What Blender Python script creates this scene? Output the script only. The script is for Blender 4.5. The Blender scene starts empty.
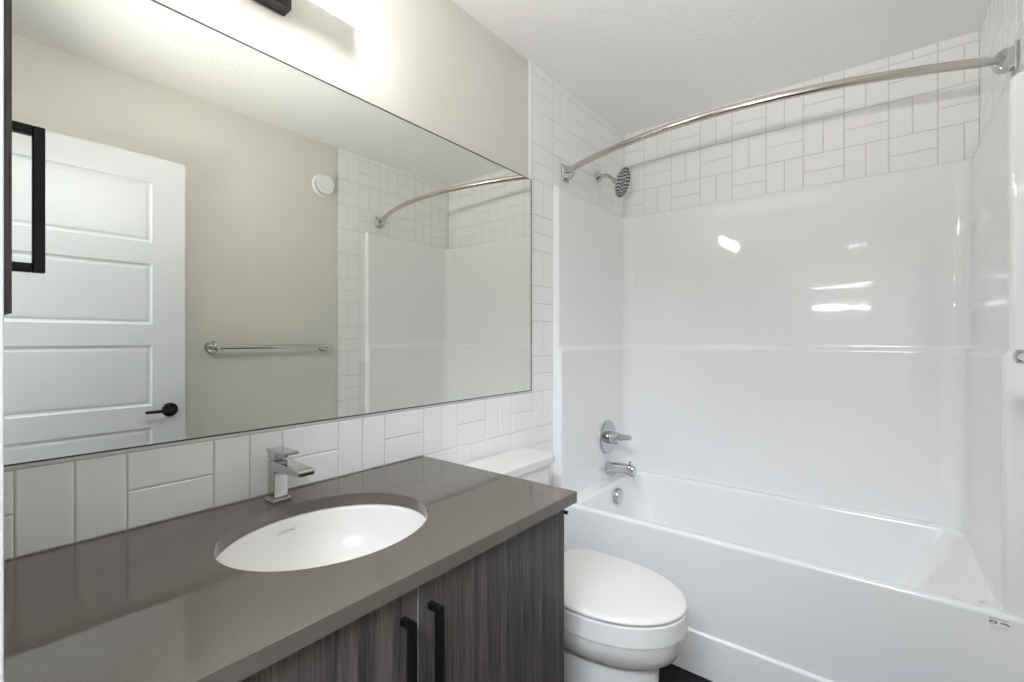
import bpy, bmesh, math
from mathutils import Vector, Matrix

S = bpy.context.scene
COL = S.collection
PI = math.pi

# ---------------------------------------------------------------- camera
H = 1.2345            # eye height
CY = -1.183           # the camera stands in the doorway
FPX = 466.3
YAW = math.radians(38.46)
cam_d = bpy.data.cameras.new('camera')
cam = bpy.data.objects.new('camera', cam_d)
COL.objects.link(cam)
cam.location = (0.0, CY, H)
cam.rotation_euler = (math.radians(90), 0, YAW - math.radians(90))
cam_d.sensor_width = 36.0
cam_d.lens = 36.0 * FPX / 1024.0
cam_d.shift_y = -(341 - 339.9) / 1024.0
cam_d.clip_start = 0.01
S.camera = cam

# ---------------------------------------------------------------- world, lights, exposure
w = bpy.data.worlds.new('world')
S.world = w
w.use_nodes = True
w.node_tree.nodes['Background'].inputs[0].default_value = (0.75, 0.87, 1.0, 1)
w.node_tree.nodes['Background'].inputs[1].default_value = 1.0
S.view_settings.view_transform = 'Standard'
S.view_settings.look = 'None'
S.view_settings.gamma = 1.0
S.view_settings.use_curve_mapping = False
S.view_settings.exposure = 0.42
S.cycles.max_bounces = 12
S.cycles.diffuse_bounces = 7
S.cycles.glossy_bounces = 6
S.cycles.caustics_reflective = False
S.cycles.caustics_refractive = False


def area_light(name, loc, target, sx, sy, watts, color):
    d = bpy.data.lights.new(name, 'AREA')
    d.shape = 'RECTANGLE'
    d.size, d.size_y = sx, sy
    d.energy = watts
    d.color = color
    o = bpy.data.objects.new(name, d)
    COL.objects.link(o)
    o.location = loc
    o.rotation_euler = (Vector(target) - Vector(loc)).to_track_quat('-Z', 'Y').to_euler()
    return o


# unseen fill added in the hall, sends cool light through the doorway
area_light('hall_fill', (-0.80, -1.36, 2.36), (0.9, -0.95, 0.55), 1.0, 0.4, 64, (0.84, 0.91, 1.0))
# unseen strip light added for the highlight streak on the surround
for zz_ in (1.845,):
    area_light('streak_light', (-1.30, -0.80, zz_), (1.0, -0.88, zz_ - 0.05), 0.56, 0.028, 1.0, (1.0, 0.98, 0.95))
# unseen fill added in the doorway, bounced off the bathroom ceiling
area_light('bounce_fill', (-0.10, -0.88, 1.53), (1.30, -0.74, 2.434), 0.42, 0.04, 3.7, (1.0, 0.99, 0.97)).data.spread = math.radians(85)
TUBE_EMISSION = 34.0
TUBE_COLOR = (1.0, 0.975, 0.935, 1)

# ---------------------------------------------------------------- materials
MATS = {}


def mat(name, color, rough=0.5, metal=0.0, spec=0.5, coat=0.0, emit=None, emit_s=0.0):
    m = bpy.data.materials.new(name)
    m.use_nodes = True
    b = m.node_tree.nodes['Principled BSDF']
    b.inputs['Base Color'].default_value = (*color, 1)
    b.inputs['Roughness'].default_value = rough
    b.inputs['Metallic'].default_value = metal
    b.inputs['Specular IOR Level'].default_value = spec
    b.inputs['Coat Weight'].default_value = coat
    b.inputs['Coat Roughness'].default_value = 0.05
    if emit:
        b.inputs['Emission Color'].default_value = emit
        b.inputs['Emission Strength'].default_value = emit_s
    MATS[name] = m
    return m


def nodes(m):
    nt = m.node_tree
    return nt, nt.nodes, nt.links, nt.nodes['Principled BSDF']


def add_noise_bump(m, scale, strength, dist, detail=3.0, coords='Object', stretch=None):
    nt, N, L, b = nodes(m)
    tc = N.new('ShaderNodeTexCoord')
    n = N.new('ShaderNodeTexNoise')
    n.inputs['Scale'].default_value = scale
    n.inputs['Detail'].default_value = detail
    src = tc.outputs[coords]
    if stretch:
        mp = N.new('ShaderNodeMapping')
        mp.inputs['Scale'].default_value = stretch
        L.new(src, mp.inputs[0])
        src = mp.outputs[0]
    L.new(src, n.inputs['Vector'])
    bp = N.new('ShaderNodeBump')
    bp.inputs['Strength'].default_value = strength
    bp.inputs['Distance'].default_value = dist
    L.new(n.outputs['Fac'], bp.inputs['Height'])
    L.new(bp.outputs[0], b.inputs['Normal'])
    return n


M_paint = mat('greige_wall_paint', (0.70, 0.685, 0.63), 0.6, spec=0.3)
add_noise_bump(M_paint, 180, 0.15, 0.002)
M_ceil = mat('textured_ceiling_paint', (0.88, 0.875, 0.86), 0.85, spec=0.2)
add_noise_bump(M_ceil, 55, 0.55, 0.006, 4.0)
M_tile = mat('white_gloss_tile', (0.89, 0.885, 0.88), 0.16)
add_noise_bump(M_tile, 6, 0.08, 0.004, 1.0)
M_grout = mat('pale_grey_grout', (0.60, 0.585, 0.56), 0.8, spec=0.2)
M_trim = mat('white_trim_paint', (0.84, 0.85, 0.86), 0.35)
M_door = mat('white_door_paint', (0.69, 0.705, 0.74), 0.35)
M_acrylic = mat('white_acrylic', (0.87, 0.87, 0.875), 0.045)
add_noise_bump(M_acrylic, 5.0, 0.10, 0.004, 1.0, stretch=(1, 1, 2.6))
M_tub = mat('white_tub_enamel', (0.885, 0.885, 0.89), 0.16, coat=0.2)
M_porc = mat('white_porcelain', (0.80, 0.785, 0.765), 0.26)
M_seat = mat('white_seat_plastic', (0.80, 0.785, 0.765), 0.2)
M_chrome = mat('polished_chrome', (0.58, 0.585, 0.59), 0.07, 1.0)
M_nickel = mat('brushed_steel_rod', (0.60, 0.57, 0.51), 0.2, 1.0)
M_black = mat('matte_black_metal', (0.004, 0.004, 0.004), 0.35, spec=0.25)
M_dkmetal = mat('dark_nickel', (0.07, 0.065, 0.062), 0.35, 1.0)
M_mirror = mat('silvered_mirror_glass', (0.86, 0.875, 0.82), 0.0, 1.0)
M_mirror_edge = mat('mirror_edge', (0.05, 0.07, 0.06), 0.3)
M_dark = mat('dark_gap', (0.01, 0.01, 0.01), 0.9)
M_tube = mat('glowing_tube_diffuser', (0.95, 0.95, 0.95), 0.4, emit=TUBE_COLOR, emit_s=TUBE_EMISSION)
M_caulk = mat('white_caulk', (0.8, 0.8, 0.78), 0.5)
M_ink = mat('grey_ink', (0.20, 0.20, 0.20), 0.6)
M_label = mat('label_paper', (0.78, 0.78, 0.78), 0.5)
M_nozzle = mat('grey_rubber_nozzle', (0.06, 0.06, 0.065), 0.5)
M_lit_edge = mat('pale_lit_edge', (0.35, 0.34, 0.33), 0.5)
M_hall = mat('hall_wall_paint', (0.7, 0.69, 0.65), 0.7, spec=0.2)
M_hallfloor = mat('hall_floor_planks', (0.32, 0.27, 0.22), 0.5)

# quartz counter: warm grey with fine speckle
M_quartz = mat('grey_quartz', (0.12, 0.1, 0.083), 0.06, spec=0.7)
nt, N, L, b = nodes(M_quartz)
tc = N.new('ShaderNodeTexCoord')
n1 = N.new('ShaderNodeTexNoise'); n1.inputs['Scale'].default_value = 700; n1.inputs['Detail'].default_value = 2
n2 = N.new('ShaderNodeTexVoronoi'); n2.inputs['Scale'].default_value = 260
r1 = N.new('ShaderNodeValToRGB')
r1.color_ramp.elements[0].position = 0.3; r1.color_ramp.elements[0].color = (0.090, 0.077, 0.063, 1)
r1.color_ramp.elements[1].position = 0.7; r1.color_ramp.elements[1].color = (0.145, 0.126, 0.107, 1)
r2 = N.new('ShaderNodeValToRGB')
r2.color_ramp.elements[0].position = 0.0; r2.color_ramp.elements[0].color = (0.045, 0.042, 0.036, 1)
r2.color_ramp.elements[1].position = 0.12; r2.color_ramp.elements[1].color = (0, 0, 0, 1)
mx = N.new('ShaderNodeMix'); mx.data_type = 'RGBA'; mx.blend_type = 'ADD'; mx.inputs['Factor'].default_value = 1.0
L.new(tc.outputs['Object'], n1.inputs['Vector']); L.new(tc.outputs['Object'], n2.inputs['Vector'])
L.new(n1.outputs['Fac'], r1.inputs['Fac']); L.new(n2.outputs['Distance'], r2.inputs['Fac'])
L.new(r1.outputs[0], mx.inputs['A']); L.new(r2.outputs[0], mx.inputs['B'])
L.new(mx.outputs['Result'], b.inputs['Base Color'])


def wood_mat(name, dark, light):
    m = mat(name, dark, 0.45, spec=0.4)
    nt, N, L, b = nodes(m)
    tc = N.new('ShaderNodeTexCoord')
    mp = N.new('ShaderNodeMapping'); mp.inputs['Scale'].default_value = (34, 34, 1.1)
    na = N.new('ShaderNodeTexNoise'); na.inputs['Scale'].default_value = 1.0; na.inputs['Detail'].default_value = 4; na.inputs['Roughness'].default_value = 0.6
    mp2 = N.new('ShaderNodeMapping'); mp2.inputs['Scale'].default_value = (330, 330, 9)
    nb = N.new('ShaderNodeTexNoise'); nb.inputs['Scale'].default_value = 1.0; nb.inputs['Detail'].default_value = 2
    L.new(tc.outputs['Object'], mp.inputs[0]); L.new(tc.outputs['Object'], mp2.inputs[0])
    L.new(mp.outputs[0], na.inputs['Vector']); L.new(mp2.outputs[0], nb.inputs['Vector'])
    ma = N.new('ShaderNodeMath'); ma.operation = 'MULTIPLY_ADD'; ma.inputs[1].default_value = 0.45
    mb = N.new('ShaderNodeMath'); mb.operation = 'MULTIPLY'; mb.inputs[1].default_value = 0.55
    L.new(na.outputs['Fac'], mb.inputs[0]); L.new(nb.outputs['Fac'], ma.inputs[0]); L.new(mb.outputs[0], ma.inputs[2])
    rr_ = N.new('ShaderNodeValToRGB')
    rr_.color_ramp.elements[0].position = 0.38; rr_.color_ramp.elements[0].color = (*dark, 1)
    rr_.color_ramp.elements[1].position = 0.62; rr_.color_ramp.elements[1].color = (*light, 1)
    L.new(ma.outputs[0], rr_.inputs['Fac']); L.new(rr_.outputs[0], b.inputs['Base Color'])
    return m


M_wood = wood_mat('dark_grey_wood_laminate', (0.030, 0.026, 0.025), (0.125, 0.108, 0.100))

# floor: near-black tile
M_floor = mat('charcoal_floor_tile', (0.010, 0.010, 0.013), 0.6, spec=0.2)
nt, N, L, b = nodes(M_floor)
tc = N.new('ShaderNodeTexCoord'); br = N.new('ShaderNodeTexBrick')
br.inputs['Scale'].default_value = 1.0; br.inputs['Mortar Size'].default_value = 0.002
br.inputs['Brick Width'].default_value = 0.6; br.inputs['Row Height'].default_value = 0.3
br.inputs['Color1'].default_value = (0.009, 0.009, 0.013, 1); br.inputs['Color2'].default_value = (0.011, 0.011, 0.015, 1)
br.inputs['Mortar'].default_value = (0.016, 0.016, 0.018, 1)
L.new(tc.outputs['Object'], br.inputs['Vector']); L.new(br.outputs['Color'], b.inputs['Base Color'])


# ---------------------------------------------------------------- mesh helpers
def finish(name, bm, mats, parent=None, smooth=False, angle=35, label=None):
    me = bpy.data.meshes.new(name)
    bmesh.ops.recalc_face_normals(bm, faces=bm.faces)
    bm.to_mesh(me)
    bm.free()
    for m in (mats if isinstance(mats, (list, tuple)) else [mats]):
        me.materials.append(m)
    if smooth:
        for p in me.polygons:
            p.use_smooth = True
        me.set_sharp_from_angle(angle=math.radians(angle))
    o = bpy.data.objects.new(name, me)
    COL.objects.link(o)
    if smooth:
        wn = o.modifiers.new('weighted_normal', 'WEIGHTED_NORMAL')
        wn.keep_sharp = True
    if parent is not None:
        o.parent = parent
        o.matrix_parent_inverse = Matrix.Translation(-parent.location)
    if label:
        o['label'] = label
    return o


def thing(name, label, cat, loc=(0, 0, 0), group=None):
    o = bpy.data.objects.new(name, None)
    COL.objects.link(o)
    o.location = loc
    o.empty_display_size = 0.05
    o['label'] = label
    o['category'] = cat
    if group:
        o['group'] = group
    return o


def tag(o, label, cat, group=None):
    o['label'] = label
    o['category'] = cat
    if group:
        o['group'] = group
    return o


def struct(o):
    o['kind'] = 'structure'
    return o


def box(bm, x0, x1, y0, y1, z0, z1, b=0.0, seg=2, mi=0):
    t = bmesh.new()
    bmesh.ops.create_cube(t, size=1.0)
    for v in t.verts:
        v.co = Vector(((x0 + x1) / 2 + v.co.x * (x1 - x0), (y0 + y1) / 2 + v.co.y * (y1 - y0), (z0 + z1) / 2 + v.co.z * (z1 - z0)))
    if b > 0:
        bmesh.ops.bevel(t, geom=t.edges[:], offset=b, segments=seg, profile=0.5, affect='EDGES')
    for f in t.faces:
        f.material_index = mi
    merge(bm, t)


def merge(bm, t, M=None):
    vm = {}
    for v in t.verts:
        vm[v] = bm.verts.new(M @ v.co if M else v.co)
    for f in t.faces:
        try:
            nf = bm.faces.new([vm[v] for v in f.verts])
            nf.material_index = f.material_index
        except ValueError:
            pass
    t.free()


def loft(bm, rings, cap0=True, cap1=True, closed=True, mi=0):
    vs = [[bm.verts.new(p) for p in r] for r in rings]
    n = len(rings[0])
    for a, c in zip(vs, vs[1:]):
        for i in range(n if closed else n - 1):
            j = (i + 1) % n
            f = bm.faces.new((a[i], a[j], c[j], c[i]))
            f.material_index = mi
    if cap0:
        bm.faces.new(vs[0][::-1]).material_index = mi
    if cap1:
        bm.faces.new(vs[-1]).material_index = mi
    return vs


def axis_frame(d):
    d = Vector(d).normalized()
    a = Vector((0, 0, 1)) if abs(d.z) < 0.9 else Vector((1, 0, 0))
    u = d.cross(a).normalized()
    v = d.cross(u).normalized()
    return d, u, v


def lathe(bm, origin, direction, prof, n=32, mi=0, caps=True):
    """prof: list of (distance along axis, radius)"""
    d, u, v = axis_frame(direction)
    o = Vector(origin)
    rings = []
    for s, r in prof:
        r = max(r, 1e-5)
        rings.append([o + d * s + (u * math.cos(2 * PI * i / n) + v * math.sin(2 * PI * i / n)) * r for i in range(n)])
    loft(bm, rings, caps, caps, mi=mi)


def tube(bm, pts, r, n=16, caps=True, mi=0):
    pts = [Vector(p) for p in pts]
    rad = r if isinstance(r, (list, tuple)) else [r] * len(pts)
    rings = []
    _, u, v = axis_frame(pts[1] - pts[0])
    for i, p in enumerate(pts):
        t = (pts[min(i + 1, len(pts) - 1)] - pts[max(i - 1, 0)]).normalized()
        u = (u - t * u.dot(t)).normalized()
        v = t.cross(u).normalized()
        rings.append([p + (u * math.cos(2 * PI * k / n) + v * math.sin(2 * PI * k / n)) * rad[i] for k in range(n)])
    loft(bm, rings, caps, caps, mi=mi)


def rrect(x0, x1, y0, y1, z, r, k=6):
    pts = []
    for cx, cy, a0 in ((x1 - r, y1 - r, 0), (x0 + r, y1 - r, 90), (x0 + r, y0 + r, 180), (x1 - r, y0 + r, 270)):
        for i in range(k + 1):
            a = math.radians(a0 + 90 * i / k)
            pts.append((cx + r * math.cos(a), cy + r * math.sin(a), z))
    return pts


# ---------------------------------------------------------------- room shell
CEIL = 2.434
XB, YR = 2.542, -1.478           # tile faces: back and right
TT = 0.009                       # tile thickness
XE = 0.02                        # entry wall face
EDGE = 1.622                     # where tile takes over from paint
HX = -1.45                       # far wall of the hall


def slab(name, x0, x1, y0, y1, z0, z1, m):
    bm = bmesh.new()
    box(bm, x0, x1, y0, y1, z0, z1)
    return struct(finish(name, bm, m))


slab('floor', -0.10, XB + 0.2, YR - 0.15, 0.15, -0.10, 0.0, M_floor)
slab('ceiling', -0.10, XB + 0.2, YR - 0.15, 0.15, CEIL, CEIL + 0.1, M_ceil)
slab('wall_left', -0.10, XB + TT, TT, 0.12, 0, CEIL, M_paint)
slab('wall_back', XB + TT, XB + 0.15, YR - 0.12, 0.12, 0, CEIL, M_paint)
slab('wall_right', -0.10, XB + TT, YR - TT - 0.11, YR - TT, 0, CEIL, M_paint)
# entry wall with the doorway the camera stands in
OY0, OY1, OZ = -0.683, -1.452, 2.075
bm = bmesh.new()
box(bm, -0.10, XE, OY0 + 0.015, TT, 0, CEIL)
box(bm, -0.10, XE, YR - TT, OY1 - 0.015, 0, CEIL)
box(bm, -0.10, XE, OY1 - 0.015, OY0 + 0.015, OZ + 0.015, CEIL)
struct(finish('wall_entry', bm, M_paint))
bm = bmesh.new()     # jamb lining and casing
box(bm, -0.104, XE + 0.004, OY0, OY0 + 0.015, 0, OZ + 0.015)
box(bm, -0.104, XE + 0.004, OY1 - 0.015, OY1, 0, OZ + 0.015)
box(bm, -0.104, XE + 0.004, OY1, OY0, OZ, OZ + 0.015)
for xa, xb in ((XE, XE + 0.0158), (-0.114, -0.10)):
    box(bm, xa, xb, OY0, OY0 + 0.07, 0, OZ + 0.07, 0.002)
    box(bm, xa, xb, OY1 - 0.02, OY1, 0, OZ + 0.07, 0.002)
    box(bm, xa, xb, OY1, OY0, OZ, OZ + 0.07, 0.002)
struct(finish('trim_1', bm, M_trim))
# hall beyond the doorway
slab('floor_hall', HX - 0.1, -0.10, -2.6, 0.6, -0.10, 0.0, M_hallfloor)
slab('ceiling_hall', HX - 0.1, -0.10, -2.6, 0.6, CEIL, CEIL + 0.1, M_ceil)
slab('wall_hall_far', HX - 0.1, HX, -2.6, 0.6, 0, CEIL, M_hall)
slab('wall_hall_left', HX, -0.10, 0.5, 0.6, 0, CEIL, M_hall)
slab('wall_hall_right', HX, -0.10, -2.6, -2.5, 0, CEIL, M_hall)
slab('wall_hall_near', -0.104, -0.10, 0.12, 0.6, 0, CEIL, M_hall)
slab('wall_hall_near_right', -0.104, -0.10, -2.6, YR - 0.12, 0, CEIL, M_hall)
# baseboards of the painted walls
bm = bmesh.new()
box(bm, XE, EDGE, YR - TT, YR - TT + 0.013, 0, 0.10, 0.002)
struct(finish('baseboard_right', bm, M_trim))

# ---------------------------------------------------------------- tiles, laid in pairs, one block upright, the next block flat
P = 0.1545


def tile_field(name, origin, eu, ev, en, regions, u0, v0):
    """plane through origin, tiles clipped to regions (u0,u1,v0,v1); even blocks upright"""
    o, eu, ev, en = Vector(origin), Vector(eu), Vector(ev), Vector(en)
    bm = bmesh.new()
    g = 0.0013
    bv = 0.0024

    def pt(u, v, n):
        return o + eu * u + ev * v + en * n
    for (a0, a1, b0, b1) in regions:
        f = []
        loft(bm, [[pt(a0, b0, n), pt(a1, b0, n), pt(a1, b1, n), pt(a0, b1, n)] for n in (-TT, -0.0022)], mi=1)
        i0, i1 = math.floor((a0 - u0) / P) - 1, math.floor((a1 - u0) / P) + 1
        j0, j1 = math.floor((b0 - v0) / P) - 1, math.floor((b1 - v0) / P) + 1
        for i in range(i0, i1 + 1):
            for j in range(j0, j1 + 1):
                x, y = u0 + i * P, v0 + j * P
                if (i + j) % 2 == 0:
                    rs = [(x, x + P / 2, y, y + P), (x + P / 2, x + P, y, y + P)]
                else:
                    rs = [(x, x + P, y, y + P / 2), (x, x + P, y + P / 2, y + P)]
                for (p0, p1, q0, q1) in rs:
                    p0, p1, q0, q1 = max(p0 + g, a0), min(p1 - g, a1), max(q0 + g, b0), min(q1 - g, b1)
                    if p1 - p0 < 0.004 or q1 - q0 < 0.004:
                        continue
                    loft(bm, [[pt(p0, q0, -0.003), pt(p1, q0, -0.003), pt(p1, q1, -0.003), pt(p0, q1, -0.003)],
                              [pt(p0, q0, -0.0012), pt(p1, q0, -0.0012), pt(p1, q1, -0.0012), pt(p0, q1, -0.0012)],
                              [pt(p0 + bv, q0 + bv, 0), pt(p1 - bv, q0 + bv, 0), pt(p1 - bv, q1 - bv, 0), pt(p0 + bv, q1 - bv, 0)]],
                         cap0=False)
    return struct(finish(name, bm, [M_tile, M_grout]))


CT = 0.853                       # counter top
MB, MT = 1.0175, 1.9215          # mirror bottom and top
ZS = 1.94                        # top of the tub surround
tile_field('wall_left_tiling', (0, 0, 0), (1, 0, 0), (0, 0, 1), (0, -1, 0),
           [(XE, 1.0226, CT, MB), (1.0226, EDGE, 0, MB), (EDGE, 1.80, 0, CEIL), (1.80, XB, ZS - 0.02, CEIL)],
           0.0968, 0.8535)
tile_field('wall_back_tiling', (XB, 0, 0), (0, -1, 0), (0, 0, 1), (-1, 0, 0),
           [(0, -YR, ZS - 0.02, CEIL)], 1.183 - 1.0604, 1.2345 + 1.0082)
tile_field('wall_right_tiling', (0, YR, 0), (1, 0, 0), (0, 0, 1), (0, 1, 0),
           [(1.60, 1.80, 0, CEIL), (1.80, XB, ZS - 0.02, CEIL)], 1.5955 - P, 0.8535)
bm = bmesh.new()
box(bm, EDGE - 0.008, EDGE, -0.0015, TT, MT, CEIL, 0.001)
struct(finish('trim_2', bm, M_trim))
bm = bmesh.new()
box(bm, 1.5975, 1.60, YR - TT, YR, 0, CEIL)
struct(finish('trim_3', bm, M_grout))
# thin white edge strip the mirror stands on
bm = bmesh.new()
box(bm, XE, EDGE - 0.002, -0.0012, TT, MB - 0.0065, MB, 0.0008)
struct(finish('trim_4', bm, M_trim))

# ---------------------------------------------------------------- mirror
bm = bmesh.new()
box(bm, XE + 0.004, EDGE - 0.006, -0.003, TT, MB + 0.0005, MT, 0.0, mi=1)
MTL = MT + 0.018            # the top edge runs slightly out of level
for v in bm.verts:
    if v.co.z > MT - 0.01 and v.co.x < 0.5:
        v.co.z = MTL
for f in bm.faces:
    f.material_index = 0 if f.calc_center_median().y < -0.0025 else 1
mir = finish('wall_mirror', bm, [M_mirror, M_mirror_edge])
tag(mir, 'large frameless mirror on the wall above the grey vanity counter', 'mirror')
bm = bmesh.new()
e = 0.0022
for (a, b_, c, d) in ((XE + 0.004, EDGE - 0.004, MB - 0.0008, MB + e), (XE + 0.004, EDGE - 0.004, MT - e, MT + 0.001), (EDGE - 0.004 - e, EDGE - 0.002, MB, MT)):
    box(bm, a, b_, -0.0042, 0.004, c, d)
for v in bm.verts:
    if v.co.z > MT - 0.01 and v.co.x < 0.5:
        v.co.z += MTL - MT
finish('edge_strip', bm, M_mirror_edge, mir, label='dark thin edge of the mirror')

# ---------------------------------------------------------------- vanity
VX0, VX1, VF = 0.045, 0.9945, -0.560
van = thing('vanity_cabinet', 'dark grey wood-grain vanity cabinet under the quartz counter', 'cabinet', (0.52, -0.28, 0))
bm = bmesh.new()
t18 = 0.018
zc0, zc1 = 0.10, CT - 0.0281
box(bm, VX0, VX0 + t18, VF, -0.002, 0.10, zc1, 0.0008)
box(bm, VX1 - t18, VX1, VF, -0.002, 0.0, zc1, 0.0008)
box(bm, VX0 + t18, VX1 - t18, VF + 0.02, -0.002, 0.10, 0.118)
box(bm, VX0 + t18, VX1 - t18, -0.012, -0.002, 0.10, zc1 - 0.18)
box(bm, VX0 + t18, VX1 - t18, VF + 0.022, VF + 0.038, zc1 - 0.07, zc1)
finish('carcass', bm, M_wood, van)
bm = bmesh.new()
box(bm, VX0, VX1 - t18, VF + 0.07, VF + 0.085, 0.0, 0.10)
finish('toe_kick', bm, M_black, van)
GAP = 0.5243


def bar_handle(bm, along, base, out, length, proj, th=0.011, wd=0.011, over=0.0):
    """square bar pull: two stubs and a bar; base = centre of the pull on the face"""
    base, out, along = Vector(base), Vector(out), Vector(along)
    side = along.cross(out)
    def bx(a0, a1, o0, o1):
        t = bmesh.new()
        bmesh.ops.create_cube(t, size=1.0)
        for v in t.verts:
            v.co = base + along * ((a0 + a1) / 2 + v.co.x * (a1 - a0)) + out * ((o0 + o1) / 2 + v.co.y * (o1 - o0)) + side * (v.co.z * wd)
        bmesh.ops.bevel(t, geom=t.edges[:], offset=0.0008, segments=1, affect='EDGES')
        merge(bm, t)
    h = length / 2
    bx(-h, h, proj - th, proj)
    bx(-h, -h + th, 0, proj - th)
    bx(h - th, h, 0, proj - th)


for x0, x1, hx, nm in ((VX0 + 0.002, GAP - 0.0012, 0.4925, 'left'), (GAP + 0.0012, VX1 - t18 - 0.001, 0.5525, 'right')):
    bm = bmesh.new()
    box(bm, x0, x1, VF - 0.001, VF + 0.018, 0.105, CT - 0.0300, 0.0008)
    dr = finish('door', bm, M_wood, van)
    if nm == 'right':
        bm = bmesh.new()  # pale strip, painted in as the lit door edge at the gap
        box(bm, x0 - 0.0008, x0 + 0.0002, VF - 0.0012, VF + 0.017, 0.106, CT - 0.0305)
        finish('lit_edge', bm, M_lit_edge, dr, label='pale strip painted as the lit edge of the door').matrix_parent_inverse = Matrix.Identity(4)
    bm = bmesh.new()
    bar_handle(bm, (0, 0, 1), (hx, VF - 0.001, 0.7745 - 0.086), (0, -1, 0), 0.172, 0.029)
    hd = finish('handle', bm, M_black, dr, label='black square bar pull')
    hd.matrix_parent_inverse = Matrix.Identity(4)

# worktop with the oval cut-out
SX, SY, SA, SB = 0.5242, -0.2889, 0.2091, 0.1786
CX0, CX1, CYF = XE + 0.0005, 1.0226, -0.5800
bm = bmesh.new()
n = 96
ell, rec = [], []
for i in range(n):
    a = 2 * PI * i / n + PI / n
    dx, dy = math.cos(a), math.sin(a)
    ell.append((SX + SA * dx, SY + SB * dy))
# outer boundary sampled by the same angle, with the corners snapped in
outer = []
for i in range(n):
    a = 2 * PI * i / n + PI / n
    dx, dy = math.cos(a) * SA, math.sin(a) * SB
    ts = []
    if dx > 0: ts.append((CX1 - SX) / dx)
    if dx < 0: ts.append((CX0 - SX) / dx)
    if dy > 0: ts.append((-0.0005 - SY) / dy)
    if dy < 0: ts.append((CYF - SY) / dy)
    t = min(ts)
    outer.append([SX + dx * t, SY + dy * t])
for cxn in ((CX1, -0.0005), (CX0, -0.0005), (CX0, CYF), (CX1, CYF)):
    k = min(range(n), key=lambda i: (outer[i][0] - cxn[0]) ** 2 + (outer[i][1] - cxn[1]) ** 2)
    outer[k] = list(cxn)
CB = CT - 0.028


def inset(p, d):
    x = min(max(p[0], CX0 + d), CX1 - d); y = min(max(p[1], CYF + d), -0.0005 - d)
    return x, y


ch = 0.0018
rings = []
rings.append([(x, y, CB) for x, y in ell])
rings.append([(x, y, CT - ch) for x, y in ell])
rings.append([(SX + (x - SX) * 1.006, SY + (y - SY) * 1.007, CT) for x, y in ell])
rings.append([(*inset(p, ch), CT) for p in outer])
rings.append([(p[0], p[1], CT - ch) for p in outer])
rings.append([(p[0], p[1], CB) for p in outer])
rings.append([(x, y, CB) for x, y in ell])
loft(bm, rings, False, False)
bmesh.ops.remove_doubles(bm, verts=bm.verts, dist=1e-6)
ctop = finish('worktop', bm, M_quartz, smooth=True, angle=20)
tag(ctop, 'grey quartz worktop with an oval cut-out for the sink', 'countertop')

# undermount basin
snk = thing('undermount_sink', 'white oval undermount sink set below the grey quartz worktop', 'sink', (SX, SY, CB - 0.13))


def er(k, z, dx=0.0, dy=0.0, m=64, ka=None):
    return [(SX + dx + (SA) * k * math.cos(2 * PI * i / m), SY + dy + SB * k * math.sin(2 * PI * i / m), z) for i in range(m)]


zb = CB - 0.001
bm = bmesh.new()
prof_in = [(1.08, 0.0), (1.01, 0.0), (0.985, -0.006), (0.965, -0.020), (0.93, -0.048), (0.86, -0.082), (0.72, -0.112), (0.52, -0.128), (0.30, -0.134), (0.10, -0.137)]
rings = [er(k, zb + d) for k, d in prof_in]
out = [er(k + 0.05, zb + d - 0.012) for k, d in prof_in[::-1]]
out[-1] = er(1.08, zb - 0.012)
loft(bm, rings + out, False, False)
vs = [v for v in bm.verts]
finish('bowl', bm, M_porc, snk, smooth=True, angle=60)
bm = bmesh.new()
lathe(bm, (SX, SY, zb - 0.142), (0, 0, 1), [(0, 0.022), (0.007, 0.026), (0.0085, 0.026), (0.0095, 0.018), (0.009, 0.001)], 32)
finish('drain', bm, M_chrome, snk, smooth=True)


def text_mesh(body, size):
    c = bpy.data.curves.new('lettering', 'FONT')
    c.body = body; c.size = size; c.align_x = 'CENTER'; c.align_y = 'CENTER'
    o = bpy.data.objects.new('lettering_tmp', c)
    COL.objects.link(o)
    bpy.context.view_layer.update()
    me = bpy.data.meshes.new_from_object(o.evaluated_get(bpy.context.evaluated_depsgraph_get()))
    COL.objects.unlink(o)
    bpy.data.objects.remove(o)
    return me


# maker's mark on the rear inner slope of the bowl
me = text_mesh('CONTRAC', 0.0085)
bm = bmesh.new(); bm.from_mesh(me)
bmesh.ops.subdivide_edges(bm, edges=bm.edges[:], cuts=2)
ks = [(0.965, -0.020), (0.93, -0.048), (0.86, -0.082)]
mc = math.radians(93)
for v in bm.verts:
    a = mc - v.co.x / (0.93 * SA)          # text runs along the rear slope
    s = v.co.y / 0.030
    s = 0.20 - s
    k = 0.965 + (0.93 - 0.965) * s
    z = -0.020 + (-0.048 + 0.020) * s
    v.co = Vector((SX + SA * (k - 0.004) * math.cos(a), SY + SB * (k - 0.004) * math.sin(a), zb + z))
o = finish('makers_mark', bm, M_ink, snk, label='small grey lettering on the bowl')

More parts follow.
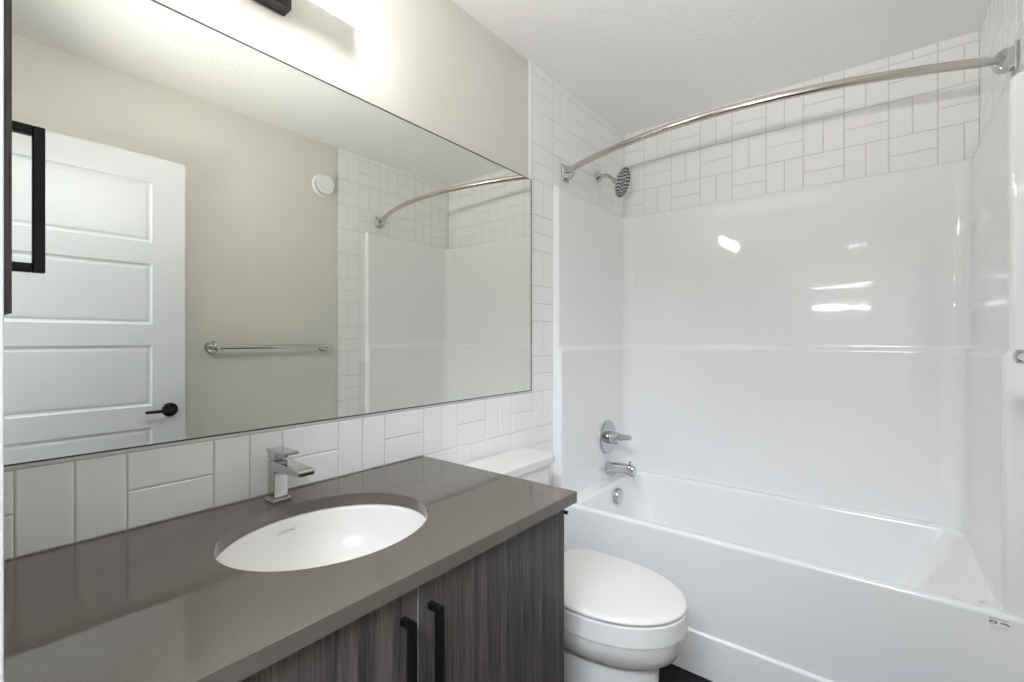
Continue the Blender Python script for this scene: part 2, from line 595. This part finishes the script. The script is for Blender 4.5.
# ---------------------------------------------------------------- faucet
fau = thing('basin_faucet', 'chrome square single-lever faucet behind the oval sink', 'faucet', (0.523, -0.053, CT))
FX, FY = 0.523, -0.054
bm = bmesh.new()
box(bm, FX - 0.0235, FX + 0.0235, FY - 0.024, FY + 0.022, CT, CT + 0.008, 0.0025)
finish('base_plate', bm, M_chrome, fau, smooth=True)
bm = bmesh.new()
box(bm, FX - 0.0165, FX + 0.0165, FY - 0.018, FY + 0.018, CT + 0.006, CT + 0.098, 0.002, 3)
finish('body', bm, M_chrome, fau, smooth=True)
bm = bmesh.new()        # spout: flat slab reaching forward and sloping a little down, open lip
loft(bm, [[(FX - 0.0185, y, z0), (FX + 0.0185, y, z0), (FX + 0.0185, y, z1), (FX - 0.0185, y, z1)] for y, z0, z1 in
          ((FY - 0.016, CT + 0.074, CT + 0.098), (FY - 0.060, CT + 0.077, CT + 0.0975), (FY - 0.120, CT + 0.080, CT + 0.096), (FY - 0.132, CT + 0.081, CT + 0.094), (FY - 0.136, CT + 0.082, CT + 0.091))])
sp = finish('spout', bm, M_chrome, fau)
md = sp.modifiers.new('b', 'BEVEL'); md.width = 0.0016; md.segments = 2
bm = bmesh.new()
box(bm, FX - 0.0155, FX + 0.0155, FY - 0.1372, FY - 0.127, CT + 0.0825, CT + 0.0875)
finish('outlet', bm, M_dark, sp, label='dark slot of the spout').matrix_parent_inverse = Matrix.Identity(4)
bm = bmesh.new()        # lever
box(bm, FX - 0.0165, FX + 0.0165, FY - 0.017, FY + 0.018, CT + 0.1005, CT + 0.118, 0.0015)
box(bm, FX - 0.0185, FX + 0.0185, FY - 0.066, FY + 0.019, CT + 0.1165, CT + 0.1235, 0.0015)
finish('lever', bm, M_chrome, fau, smooth=True)

# ---------------------------------------------------------------- wall cabinet at the left edge
wc = thing('wall_cabinet', 'shallow dark wood wall cabinet at the left edge above the counter', 'cabinet', (XE, -0.22, 1.60))
bm = bmesh.new()
box(bm, XE + 0.0005, 0.0425, -0.400, -0.03, 1.265, 2.20, 0.0008)
finish('body', bm, M_wood, wc)
bm = bmesh.new()
box(bm, 0.0435, 0.0622, -0.400, -0.03, 1.265, 2.20, 0.0008)
dr = finish('door', bm, M_wood, wc)
bm = bmesh.new()
bar_handle(bm, (0, 0, 1), (0.0622, -0.372, 1.2345 + 0.171), (1, 0, 0), 0.178, 0.030)
hd = finish('handle', bm, M_black, dr, label='black square bar pull')
hd.matrix_parent_inverse = Matrix.Identity(4)

# ---------------------------------------------------------------- vanity light
lx0, lx1, ly, lz, lr = 0.264, 0.784, -0.098, 1.2345 + 0.864, 0.035
vl = thing('vanity_light', 'wall light bar with a glowing white tube above the mirror', 'wall light', (0.524, 0.009, lz))
bm = bmesh.new()
prof = []
L_ = lx1 - lx0
for i in range(7):
    a = PI / 2 * i / 6
    prof.append((0.012 * (1 - math.cos(a)), lr * (0.55 + 0.45 * math.sin(a)) if i else lr * 0.5))
prof2 = [(L_ - s, r) for s, r in prof[::-1]]
lathe(bm, (lx0, ly, lz), (1, 0, 0), prof + prof2, 48)
for f in [f for f in bm.faces if f.calc_center_median().y > ly + 0.30 * lr]:
    bm.faces.remove(f)          # the rear of the tube sits in an opaque channel
finish('diffuser_tube', bm, M_tube, vl, smooth=True, angle=60)
bm = bmesh.new()
chan = []
for x in (lx0 + 0.004, lx1 - 0.004):
    chan.append([(x, ly + (lr + 0.0005) * math.cos(a), lz + (lr + 0.0005) * math.sin(a)) for a in [math.radians(-74 + 148 * i / 20) for i in range(21)]])
loft(bm, chan, True, True)
finish('rear_channel', bm, M_trim, vl, smooth=True, label='opaque white channel behind the tube')
bm = bmesh.new()
box(bm, 0.524 - 0.06, 0.524 + 0.045, -0.030, TT, lz - 0.042, lz + 0.075, 0.002)
finish('backplate', bm, M_dkmetal, vl, smooth=True, label='dark nickel wall plate')
bm = bmesh.new()
box(bm, 0.524 - 0.02, 0.524 + 0.02, ly + 0.030, -0.028, lz - 0.012, lz + 0.012, 0.001)
finish('arm', bm, M_dkmetal, vl)


# ---------------------------------------------------------------- bathtub
bm = bmesh.new()
yo0, yo1 = YR + 0.0015, -0.0015
xo1 = XB - 0.0015
rings = []


def outer_r(x0, z, d=0.0):
    return rrect(x0 + d, xo1 - d, yo0 + 0, yo1 - 0, z, 0.004)


for x0, z in ((1.771, 0.0), (1.771, 0.148), (1.773, 0.153), (1.7805, 0.158), (1.7805, 0.490), (1.7810, 0.495), (1.7825, 0.4995), (1.7855, 0.503), (1.791, 0.505)):
    rings.append(outer_r(x0, z))
for x0, x1, y0, y1, z, r in ((1.806, 2.475, -1.435, -0.100, 0.505, 0.07), (1.812, 2.470, -1.428, -0.106, 0.5035, 0.07), (1.817, 2.465, -1.420, -0.111, 0.498, 0.07), (1.822, 2.460, -1.405, -0.116, 0.485, 0.075),
                             (1.835, 2.450, -1.365, -0.125, 0.40, 0.085), (1.850, 2.438, -1.31, -0.135, 0.28, 0.10), (1.868, 2.42, -1.25, -0.150, 0.19, 0.12),
                             (1.90, 2.39, -1.19, -0.18, 0.14, 0.13), (1.96, 2.33, -1.12, -0.25, 0.118, 0.13), (2.04, 2.25, -1.04, -0.33, 0.114, 0.08)):
    rings.append(rrect(x0, x1, y0, y1, z, r))
loft(bm, rings, False, True)
tub = finish('bathtub', bm, M_tub, smooth=True, angle=40)
tag(tub, 'white alcove bathtub with a flat apron beside the toilet', 'bathtub')
# overflow plate, drain
bm = bmesh.new()
lathe(bm, (2.200, -0.118, 1.2345 - 0.797), (0, -1, -0.1), [(0, 0.041), (0.016, 0.041), (0.022, 0.038), (0.024, 0.030), (0.0245, 0.001)], 36)
finish('overflow_plate', bm, M_chrome, tub, smooth=True, label='round chrome overflow plate')
bm = bmesh.new()
lathe(bm, (2.15, -0.42, 0.114), (0, 0, 1), [(0, 0.035), (0.003, 0.034), (0.004, 0.02), (0.010, 0.018), (0.012, 0.001)], 32)
finish('drain', bm, M_chrome, tub, smooth=True)
# maker's label at the right top of the apron: a ruled line over two small dark oval emblems
bm = bmesh.new()
xa = 1.7805 - 0.0006
sl = 1.2345


def apron_poly(pts, mi, x=xa):
    f = bm.faces.new([bm.verts.new((x, y, z)) for y, z in pts]); f.material_index = mi
    g_ = bm.faces.new([bm.verts.new((x + 0.0005, y, z)) for y, z in pts[::-1]]); g_.material_index = mi


def oval(yc, zc, a, b_, tilt=0.0, m=20):
    return [(yc + a * math.cos(2 * PI * i / m) * math.cos(tilt) - b_ * math.sin(2 * PI * i / m) * math.sin(tilt),
             zc + a * math.cos(2 * PI * i / m) * math.sin(tilt) + b_ * math.sin(2 * PI * i / m) * math.cos(tilt)) for i in range(m)]


zl = sl - 0.7465
apron_poly([(-1.407, zl), (-1.407, zl + 0.0016), (-1.4445, zl + 0.0016), (-1.4445, zl)], 0)
apron_poly(oval(-1.4155, zl - 0.0085, 0.0085, 0.0045), 0, xa)
apron_poly(oval(-1.4155, zl - 0.0088, 0.0040, 0.0018), 1, xa - 0.0005)
apron_poly([(-1.429, zl - 0.006), (-1.4405, zl - 0.0050), (-1.4465, zl - 0.0085), (-1.4465, zl - 0.0135), (-1.4435, zl - 0.0125), (-1.4400, zl - 0.0095), (-1.429, zl - 0.0095)], 0)
for k in range(3):
    zz = zl - 0.019 - k * 0.0035
    apron_poly([(-1.410, zz), (-1.410, zz + 0.0006), (-1.442, zz + 0.0006), (-1.442, zz)], 2)
finish('makers_label', bm, [M_ink, M_label, mat('pale_ink', (0.5, 0.5, 0.5), 0.6)], tub, label='small grey emblem print on the apron')

# ---------------------------------------------------------------- acrylic surround
bm = bmesh.new()
XF = 1.7925


def plan(d, r, z, k=8):
    pts = [(XF, -0.0005)]
    rf = min(0.012, d * 0.9)
    for i in range(5):
        a = math.radians(180 + 90 * i / 4)
        pts.append((XF + rf + rf * math.cos(a), -d + rf + rf * math.sin(a)))
    pts.append((XF + 0.06, -d))
    for i in range(k + 1):
        a = math.radians(90 - 90 * i / k)
        pts.append((XB - d - r + r * math.cos(a), -d - r + r * math.sin(a)))
    for i in range(k + 1):
        a = math.radians(0 - 90 * i / k)
        pts.append((XB - d - r + r * math.cos(a), YR + d + r + r * math.sin(a)))
    pts.append((XF + 0.06, YR + d))
    for i in range(5):
        a = math.radians(90 + 90 * i / 4)
        pts.append((XF + rf + rf * math.cos(a), YR + d - rf + rf * math.sin(a)))
    pts.append((XF, YR + 0.0005))
    return [(x, y, z) for x, y in pts]


# the two walls' flanges keep one face; below the ledge the panel swells inward
lev = [(0.5055, 0.046, 0.075), (0.52, 0.044, 0.075), (0.9, 0.044, 0.072), (1.178, 0.044, 0.066), (1.188, 0.043, 0.063), (1.194, 0.040, 0.057), (1.198, 0.034, 0.052),
       (1.204, 0.0315, 0.050), (1.215, 0.030, 0.050), (1.5, 0.030, 0.050), (1.90, 0.030, 0.050), (1.925, 0.029, 0.050), (1.934, 0.025, 0.050), (1.939, 0.018, 0.050), (1.941, 0.002, 0.050)]
loft(bm, [plan(d, r, z) for z, d, r in lev], False, False, closed=False)
sur = finish('shower_surround', bm, M_acrylic, smooth=True, angle=50)
tag(sur, 'glossy white acrylic three-sided surround above the bathtub', 'shower surround')

# ---------------------------------------------------------------- shower fittings
SHX = 2.224
sh = thing('shower_fixture', 'round chrome shower head on a bent arm below the ceiling', 'shower head', (SHX, 0, 2.10))
bm = bmesh.new()
lathe(bm, (SHX, 0.0, 2.100), (0, -1, 0), [(0, 0.030), (0.004, 0.030), (0.010, 0.024), (0.014, 0.013), (0.016, 0.011)], 32)
finish('flange', bm, M_chrome, sh, smooth=True)
bm = bmesh.new()
apts = [(SHX, -0.004, 2.100), (SHX, -0.03, 2.100), (SHX - 0.002, -0.05, 2.098), (SHX - 0.005, -0.070, 2.087), (SHX - 0.008, -0.086, 2.072), (SHX - 0.012, -0.101, 2.054)]
tube(bm, apts, 0.0095, 20)
finish('arm', bm, M_chrome, sh, smooth=True)
hdir = Vector((0.06, -0.93, -0.34)).normalized()
hb = Vector((SHX - 0.012, -0.098, 2.056))
bm = bmesh.new()
lathe(bm, hb, hdir, [(0, 0.012), (0.006, 0.017), (0.018, 0.019), (0.028, 0.024), (0.036, 0.052), (0.042, 0.070), (0.046, 0.0765), (0.051, 0.077), (0.053, 0.074), (0.0532, 0.001)], 48)
hd = finish('head', bm, M_chrome, sh, smooth=True)
bm = bmesh.new()
_, hu, hv = axis_frame(hdir)
for cnt, rr_ in ((1, 0.0), (6, 0.018), (12, 0.036), (18, 0.053), (24, 0.068)):
    for i in range(cnt):
        a = 2 * PI * i / cnt + rr_ * 40
        c = hb + hdir * 0.0530 + (hu * math.cos(a) + hv * math.sin(a)) * rr_
        lathe(bm, c, hdir, [(0, 0.0054), (0.003, 0.0045), (0.0032, 0.0005)], 8)
o = finish('nozzles', bm, M_nozzle, hd, label='rings of dark rubber nozzles')
o.matrix_parent_inverse = Matrix.Translation(-sh.location) @ Matrix.Translation(sh.location)

VXv, VZ = 2.245, 1.2345 - 0.513
yv = -0.0452
va = thing('shower_valve', 'chrome shower valve with a round plate and lever above the tub spout', 'shower valve', (VXv, yv, VZ))
bm = bmesh.new()
lathe(bm, (VXv, yv - 0.0005, VZ), (0, -1, 0), [(0, 0.086), (0.005, 0.086), (0.009, 0.082), (0.011, 0.070), (0.012, 0.03), (0.012, 0.001)], 48)
finish('round_plate', bm, M_chrome, va, smooth=True)
bm = bmesh.new()
lathe(bm, (VXv, yv - 0.010, VZ), (0, -1, 0), [(0, 0.034), (0.020, 0.033), (0.045, 0.030), (0.058, 0.028), (0.061, 0.024), (0.062, 0.001)], 32)
finish('hub', bm, M_chrome, va, smooth=True)
bm = bmesh.new()
tube(bm, [(VXv, yv - 0.050, VZ + 0.003), (VXv - 0.005, yv - 0.075, VZ + 0.008), (VXv - 0.010, yv - 0.105, VZ + 0.012), (VXv - 0.014, yv - 0.135, VZ + 0.014)], [0.020, 0.017, 0.014, 0.012], 16)
finish('lever', bm, M_chrome, va, smooth=True)

ts = thing('tub_spout', 'chrome tub spout with a pull-up knob above the tub rim', 'tub spout', (2.247, yv, 0.575))
bm = bmesh.new()
zs = 1.2345 - 0.672
rr = []
for y, hw, zt, zbm in ((yv - 0.0005, 0.029, 0.030, -0.030), (yv - 0.01, 0.029, 0.030, -0.030), (yv - 0.06, 0.027, 0.033, -0.021), (yv - 0.11, 0.026, 0.035, -0.015), (yv - 0.135, 0.025, 0.033, -0.026), (yv - 0.150, 0.020, 0.024, -0.027)):
    zc = (zt + zbm) / 2; hz = (zt - zbm) / 2
    rr.append([(2.247 + hw * math.copysign(abs(math.cos(2 * PI * i / 32)) ** 0.7, math.cos(2 * PI * i / 32)), y, zs + zc + hz * math.copysign(abs(math.sin(2 * PI * i / 32)) ** 0.7, math.sin(2 * PI * i / 32))) for i in range(32)])
loft(bm, rr)
finish('spout', bm, M_chrome, ts, smooth=True)
bm = bmesh.new()
lathe(bm, (2.247, yv - 0.125, zs + 0.028), (0, 0, 1), [(0, 0.0045), (0.012, 0.0045), (0.014, 0.009), (0.020, 0.009), (0.022, 0.006), (0.0222, 0.001)], 20)
finish('diverter_knob', bm, M_chrome, ts, smooth=True)

# ---------------------------------------------------------------- curved curtain rod
rod = thing('shower_curtain_rod', 'curved steel shower curtain rod spanning the tub alcove', 'curtain rod', (1.92, -0.739, 2.034))
ZR, XRD = 1.2345 + 0.790, 1.897
BOW = 0.185


def rodpt(s):
    y = -0.024 + s * (YR + 0.048)
    q = 1 - ((y + 0.715) / 0.739) ** 2
    return Vector((XRD - BOW * q, y, ZR))


bm = bmesh.new()
tube(bm, [rodpt(0.035 + 0.927 * i / 60) for i in range(61)], 0.0132, 20)
finish('bowed_tube', bm, M_nickel, rod, smooth=True)
for s0, s1 in ((0.0, 0.045), (0.950, 1.0)):
    bm = bmesh.new()
    tube(bm, [rodpt(s0 + (s1 - s0) * i / 8) for i in range(9)], 0.0120, 20)
    finish('end_tube', bm, M_chrome, rod, smooth=True)
for y0, sg in ((0.0, -1), (YR, 1)):
    bm = bmesh.new()
    ya, yb_ = sorted((y0, y0 + sg * 0.008))
    bxx = 1.889 if sg < 0 else 1.903
    box(bm, bxx - 0.028, bxx + 0.028, ya, yb_, ZR - 0.039, ZR + 0.039, 0.002)
    pl = finish('wall_bracket', bm, M_chrome, rod, smooth=True)
    bm = bmesh.new()
    lathe(bm, (bxx - 0.019, y0 + sg * 0.020, ZR), (1, 0, 0), [(0, 0.026), (0.002, 0.029), (0.036, 0.029), (0.038, 0.026)], 36)
    finish('swivel_drum', bm, M_chrome, pl, smooth=True).matrix_parent_inverse = Matrix.Identity(4)

# ---------------------------------------------------------------- toilet
TXC = 1.320
to = thing('toilet', 'white two-piece toilet with closed lid between vanity and bathtub', 'toilet', (TXC, -0.42, 0))


def egg(z, yc, a, bf, bb, nb=4.0, nf=2.0, m=64, xc=TXC):
    pts = []
    z += 0.007 if z > 0.2 else 0
    a, bf = a + 0.002, bf + 0.004
    for i in range(m):
        t = 2 * PI * i / m
        c, s = math.cos(t), math.sin(t)
        e_ = nf if s < 0 else nb
        x = a * math.copysign(abs(c) ** (2 / e_), c)
        y = (bf if s < 0 else bb) * math.copysign(abs(s) ** (2 / e_), s)
        pts.append((xc + x, yc + y, z))
    return pts


bm = bmesh.new()        # bowl and pedestal in one piece
loft(bm, [egg(0.0, -0.40, 0.125, 0.272, 0.26), egg(0.012, -0.40, 0.125, 0.272, 0.26), egg(0.02, -0.40, 0.120, 0.268, 0.255), egg(0.15, -0.40, 0.112, 0.266, 0.25), egg(0.285, -0.41, 0.110, 0.262, 0.24),
          egg(0.300, -0.42, 0.116, 0.258, 0.24), egg(0.308, -0.44, 0.132, 0.262, 0.24, 3), egg(0.325, -0.47, 0.151, 0.252, 0.24, 3), egg(0.35, -0.49, 0.166, 0.243, 0.23, 3), egg(0.375, -0.498, 0.173, 0.240, 0.22), egg(0.394, -0.50, 0.1755, 0.2415, 0.215),
          egg(0.398, -0.50, 0.1755, 0.2415, 0.215), egg(0.400, -0.50, 0.170, 0.235, 0.20)])
finish('bowl', bm, M_porc, to, smooth=True, angle=50)
bm = bmesh.new()        # rear shelf that carries the tank
box(bm, TXC - 0.165, TXC + 0.165, -0.30, -0.03, 0.36, 0.435, 0.02, 4)
finish('tank_shelf', bm, M_porc, to, smooth=True, angle=50)
bm = bmesh.new()
loft(bm, [egg(0.3965, -0.50, 0.176, 0.242, 0.208), egg(0.398, -0.50, 0.1805, 0.2465, 0.212), egg(0.402, -0.50, 0.1815, 0.2475, 0.213), egg(0.452, -0.50, 0.1815, 0.2475, 0.213), egg(0.4555, -0.50, 0.177, 0.243, 0.208)])
finish('seat', bm, M_seat, to, smooth=True, angle=50)
bm = bmesh.new()  # near-black filler standing in for the shade between seat and lid
loft(bm, [egg(0.4555, -0.50, 0.170, 0.236, 0.20), egg(0.4605, -0.50, 0.170, 0.236, 0.20)], mi=0)
finish('gap_shade', bm, M_dark, to, label='dark filler painted as the shade under the lid')
bm = bmesh.new()
loft(bm, [egg(0.4600, -0.50, 0.176, 0.242, 0.208), egg(0.4615, -0.50, 0.1805, 0.2465, 0.213), egg(0.4655, -0.50, 0.182, 0.248, 0.215), egg(0.4710, -0.50, 0.1795, 0.2455, 0.213), egg(0.4745, -0.50, 0.173, 0.238, 0.207), egg(0.4765, -0.50, 0.160, 0.222, 0.194), egg(0.478, -0.50, 0.12, 0.165, 0.14), egg(0.4785, -0.50, 0.05, 0.07, 0.06)])
finish('lid', bm, M_seat, to, smooth=True, angle=50)
for sx in (-0.075, 0.075):
    bm = bmesh.new()
    box(bm, TXC + sx - 0.022, TXC + sx + 0.022, -0.298, -0.262, 0.430, 0.468, 0.008, 3)
    finish('hinge', bm, M_seat, to, smooth=True)
TKX = TXC
bm = bmesh.new()
loft(bm, [rrect(TKX - 0.18, TKX + 0.18, -0.170, -0.035, 0.428, 0.03), rrect(TKX - 0.19, TKX + 0.19, -0.178, -0.032, 0.46, 0.035), rrect(TKX - 0.200, TKX + 0.200, -0.182, -0.030, 0.758, 0.035)])
finish('tank', bm, M_porc, to, smooth=True, angle=50)
bm = bmesh.new()
loft(bm, [rrect(TKX - 0.203, TKX + 0.203, -0.186, -0.026, 0.7565, 0.03), rrect(TKX - 0.211, TKX + 0.211, -0.194, -0.020, 0.761, 0.036), rrect(TKX - 0.213, TKX + 0.213, -0.196, -0.020, 0.786, 0.036),
          rrect(TKX - 0.210, TKX + 0.210, -0.193, -0.022, 0.7915, 0.035), rrect(TKX - 0.202, TKX + 0.202, -0.185, -0.028, 0.7945, 0.03), rrect(TKX - 0.15, TKX + 0.15, -0.14, -0.07, 0.7965, 0.02)])
finish('tank_lid', bm, M_porc, to, smooth=True, angle=50)
bm = bmesh.new()
lathe(bm, (TKX - 0.14, -0.180, 0.70), (0, -1, 0), [(0, 0.014), (0.010, 0.014), (0.012, 0.010)], 20)
tube(bm, [(TKX - 0.14, -0.196, 0.70), (TKX - 0.10, -0.198, 0.698), (TKX - 0.055, -0.196, 0.692)], [0.007, 0.006, 0.005], 12)
finish('flush_lever', bm, M_chrome, to, smooth=True)

# toilet roll holder on the vanity's side, only its tip shows past the cabinet
th = thing('toilet_roll_holder', 'slim black toilet roll holder on the side of the vanity', 'toilet roll holder', (VX1, -0.50, 0.77))
bm = bmesh.new()
lathe(bm, (VX1, -0.455, 0.779), (1, 0, 0), [(0, 0.020), (0.006, 0.020), (0.008, 0.012), (0.030, 0.009)], 24)
tube(bm, [(VX1 + 0.025, -0.455, 0.779), (VX1 + 0.050, -0.458, 0.779), (VX1 + 0.058, -0.470, 0.779), (VX1 + 0.058, -0.533, 0.779)], 0.005, 12)
finish('arm', bm, M_black, th, smooth=True)

# ---------------------------------------------------------------- entry door, open against the right wall
DX0, DX1, DYF, DZ0, DZ1 = 0.045, 0.757, -1.378, 0.012, 2.053
ed = thing('entry_door', 'white five-panel door standing open against the greige wall', 'door', (DX0, DYF - 0.017, 0))
bm = bmesh.new()
panels = [(1.668, 1.938), (1.303, 1.573), (0.940, 1.210), (0.574, 0.844), (0.208, 0.478)]
px0, px1 = DX0 + 0.118, 0.632
TH = 0.035
for side in (0, 1):
    yf = DYF if side == 0 else DYF - TH
    sg = -1 if side == 0 else 1

    def q(x0, x1, z0, z1):
        bm.faces.new([bm.verts.new(p) for p in ((x0, yf, z0), (x1, yf, z0), (x1, yf, z1), (x0, yf, z1))])
    q(DX0, px0, DZ0, DZ1); q(px1, DX1, DZ0, DZ1)
    zz = [DZ0] + [v for p in panels[::-1] for v in p] + [DZ1]
    for k in range(0, len(zz), 2):
        q(px0, px1, zz[k], zz[k + 1])
    for z0, z1 in panels:
        rg = []
        for ins, dep in ((0, 0), (0.004, 0.0030), (0.011, 0.0048), (0.014, 0.0048), (0.020, 0.0030), (0.026, 0.0026)):
            y = yf + sg * dep
            rg.append([(px0 + ins, y, z0 + ins), (px1 - ins, y, z0 + ins), (px1 - ins, y, z1 - ins), (px0 + ins, y, z1 - ins)])
        loft(bm, rg, False, True)
for pts in (((DX0, DZ0), (DX1, DZ0)), ((DX1, DZ0), (DX1, DZ1)), ((DX1, DZ1), (DX0, DZ1)), ((DX0, DZ1), (DX0, DZ0))):
    (xa_, za), (xb_, zb_) = pts
    bm.faces.new([bm.verts.new(p) for p in ((xa_, DYF, za), (xb_, DYF, zb_), (xb_, DYF - TH, zb_), (xa_, DYF - TH, za))])
bmesh.ops.remove_doubles(bm, verts=bm.verts, dist=1e-5)
finish('door_leaf', bm, M_door, ed)
for sg, y0 in ((1, DYF), (-1, DYF - TH)):
    bm = bmesh.new()
    hx, hz = 0.697, 1.2345 - 0.318
    lathe(bm, (hx, y0, hz), (0, sg, 0), [(0, 0.031), (0.006, 0.031), (0.010, 0.027), (0.012, 0.011), (0.034, 0.0095)], 32)
    tube(bm, [(hx, y0 + sg * 0.030, hz), (hx - 0.004, y0 + sg * 0.042, hz), (hx - 0.02, y0 + sg * 0.048, hz), (hx - 0.05, y0 + sg * 0.048, hz), (hx - 0.10, y0 + sg * 0.046, hz)][:5], [0.0095, 0.0095, 0.0085, 0.0075, 0.006], 14)
    finish('lever_handle', bm, M_black, ed, smooth=True, label='black lever handle on a round rose')
bm = bmesh.new()
box(bm, DX1 - 0.001, DX1 + 0.002, DYF - 0.026, DYF - 0.009, 0.90, 0.94, 0.0005)
finish('latch_plate', bm, M_black, ed)
for hz in (0.22, 1.03, 1.84):
    bm = bmesh.new()
    lathe(bm, (DX0 - 0.004, DYF + 0.003, hz - 0.045), (0, 0, 1), [(0, 0.0055), (0.09, 0.0055)], 12)
    finish('hinge', bm, M_black, ed)

# ---------------------------------------------------------------- towel bar and vent on the right wall
YW = YR - TT
tb = thing('towel_bar', 'chrome towel bar with round posts on the greige wall', 'towel bar', (1.205, YW, 1.198))
bz = 1.2345 - 0.037
bm = bmesh.new()
tube(bm, [(0.885, YW + 0.062, bz), (1.526, YW + 0.062, bz)], 0.0115, 16)
finish('bar', bm, M_chrome, tb, smooth=True)
for x in (0.905, 1.504):
    bm = bmesh.new()
    lathe(bm, (x, YW, bz), (0, 1, 0), [(0, 0.032), (0.006, 0.032), (0.010, 0.028), (0.012, 0.014), (0.040, 0.012), (0.050, 0.0150), (0.072, 0.0150), (0.075, 0.011), (0.0755, 0.001)], 28)
    finish('post', bm, M_chrome, tb, smooth=True)
ve = thing('round_wall_vent', 'round white wall vent high on the greige wall', 'vent', (1.504, YW, 2.17))
bm = bmesh.new()
zv = 1.2345 + 0.937
lathe(bm, (1.504, YW, zv), (0, 1, 0), [(0, 0.069), (0.004, 0.069), (0.009, 0.064), (0.012, 0.056), (0.010, 0.050), (0.003, 0.046), (0.003, 0.001)], 48)
finish('outer_ring', bm, M_trim, ve, smooth=True)
bm = bmesh.new()
lathe(bm, (1.504, YW + 0.003, zv), (0, 1, 0), [(0, 0.010), (0.026, 0.010), (0.027, 0.054), (0.031, 0.058), (0.036, 0.056), (0.038, 0.048), (0.0365, 0.040), (0.037, 0.001)], 48)
finish('centre_disc', bm, M_trim, ve, smooth=True)
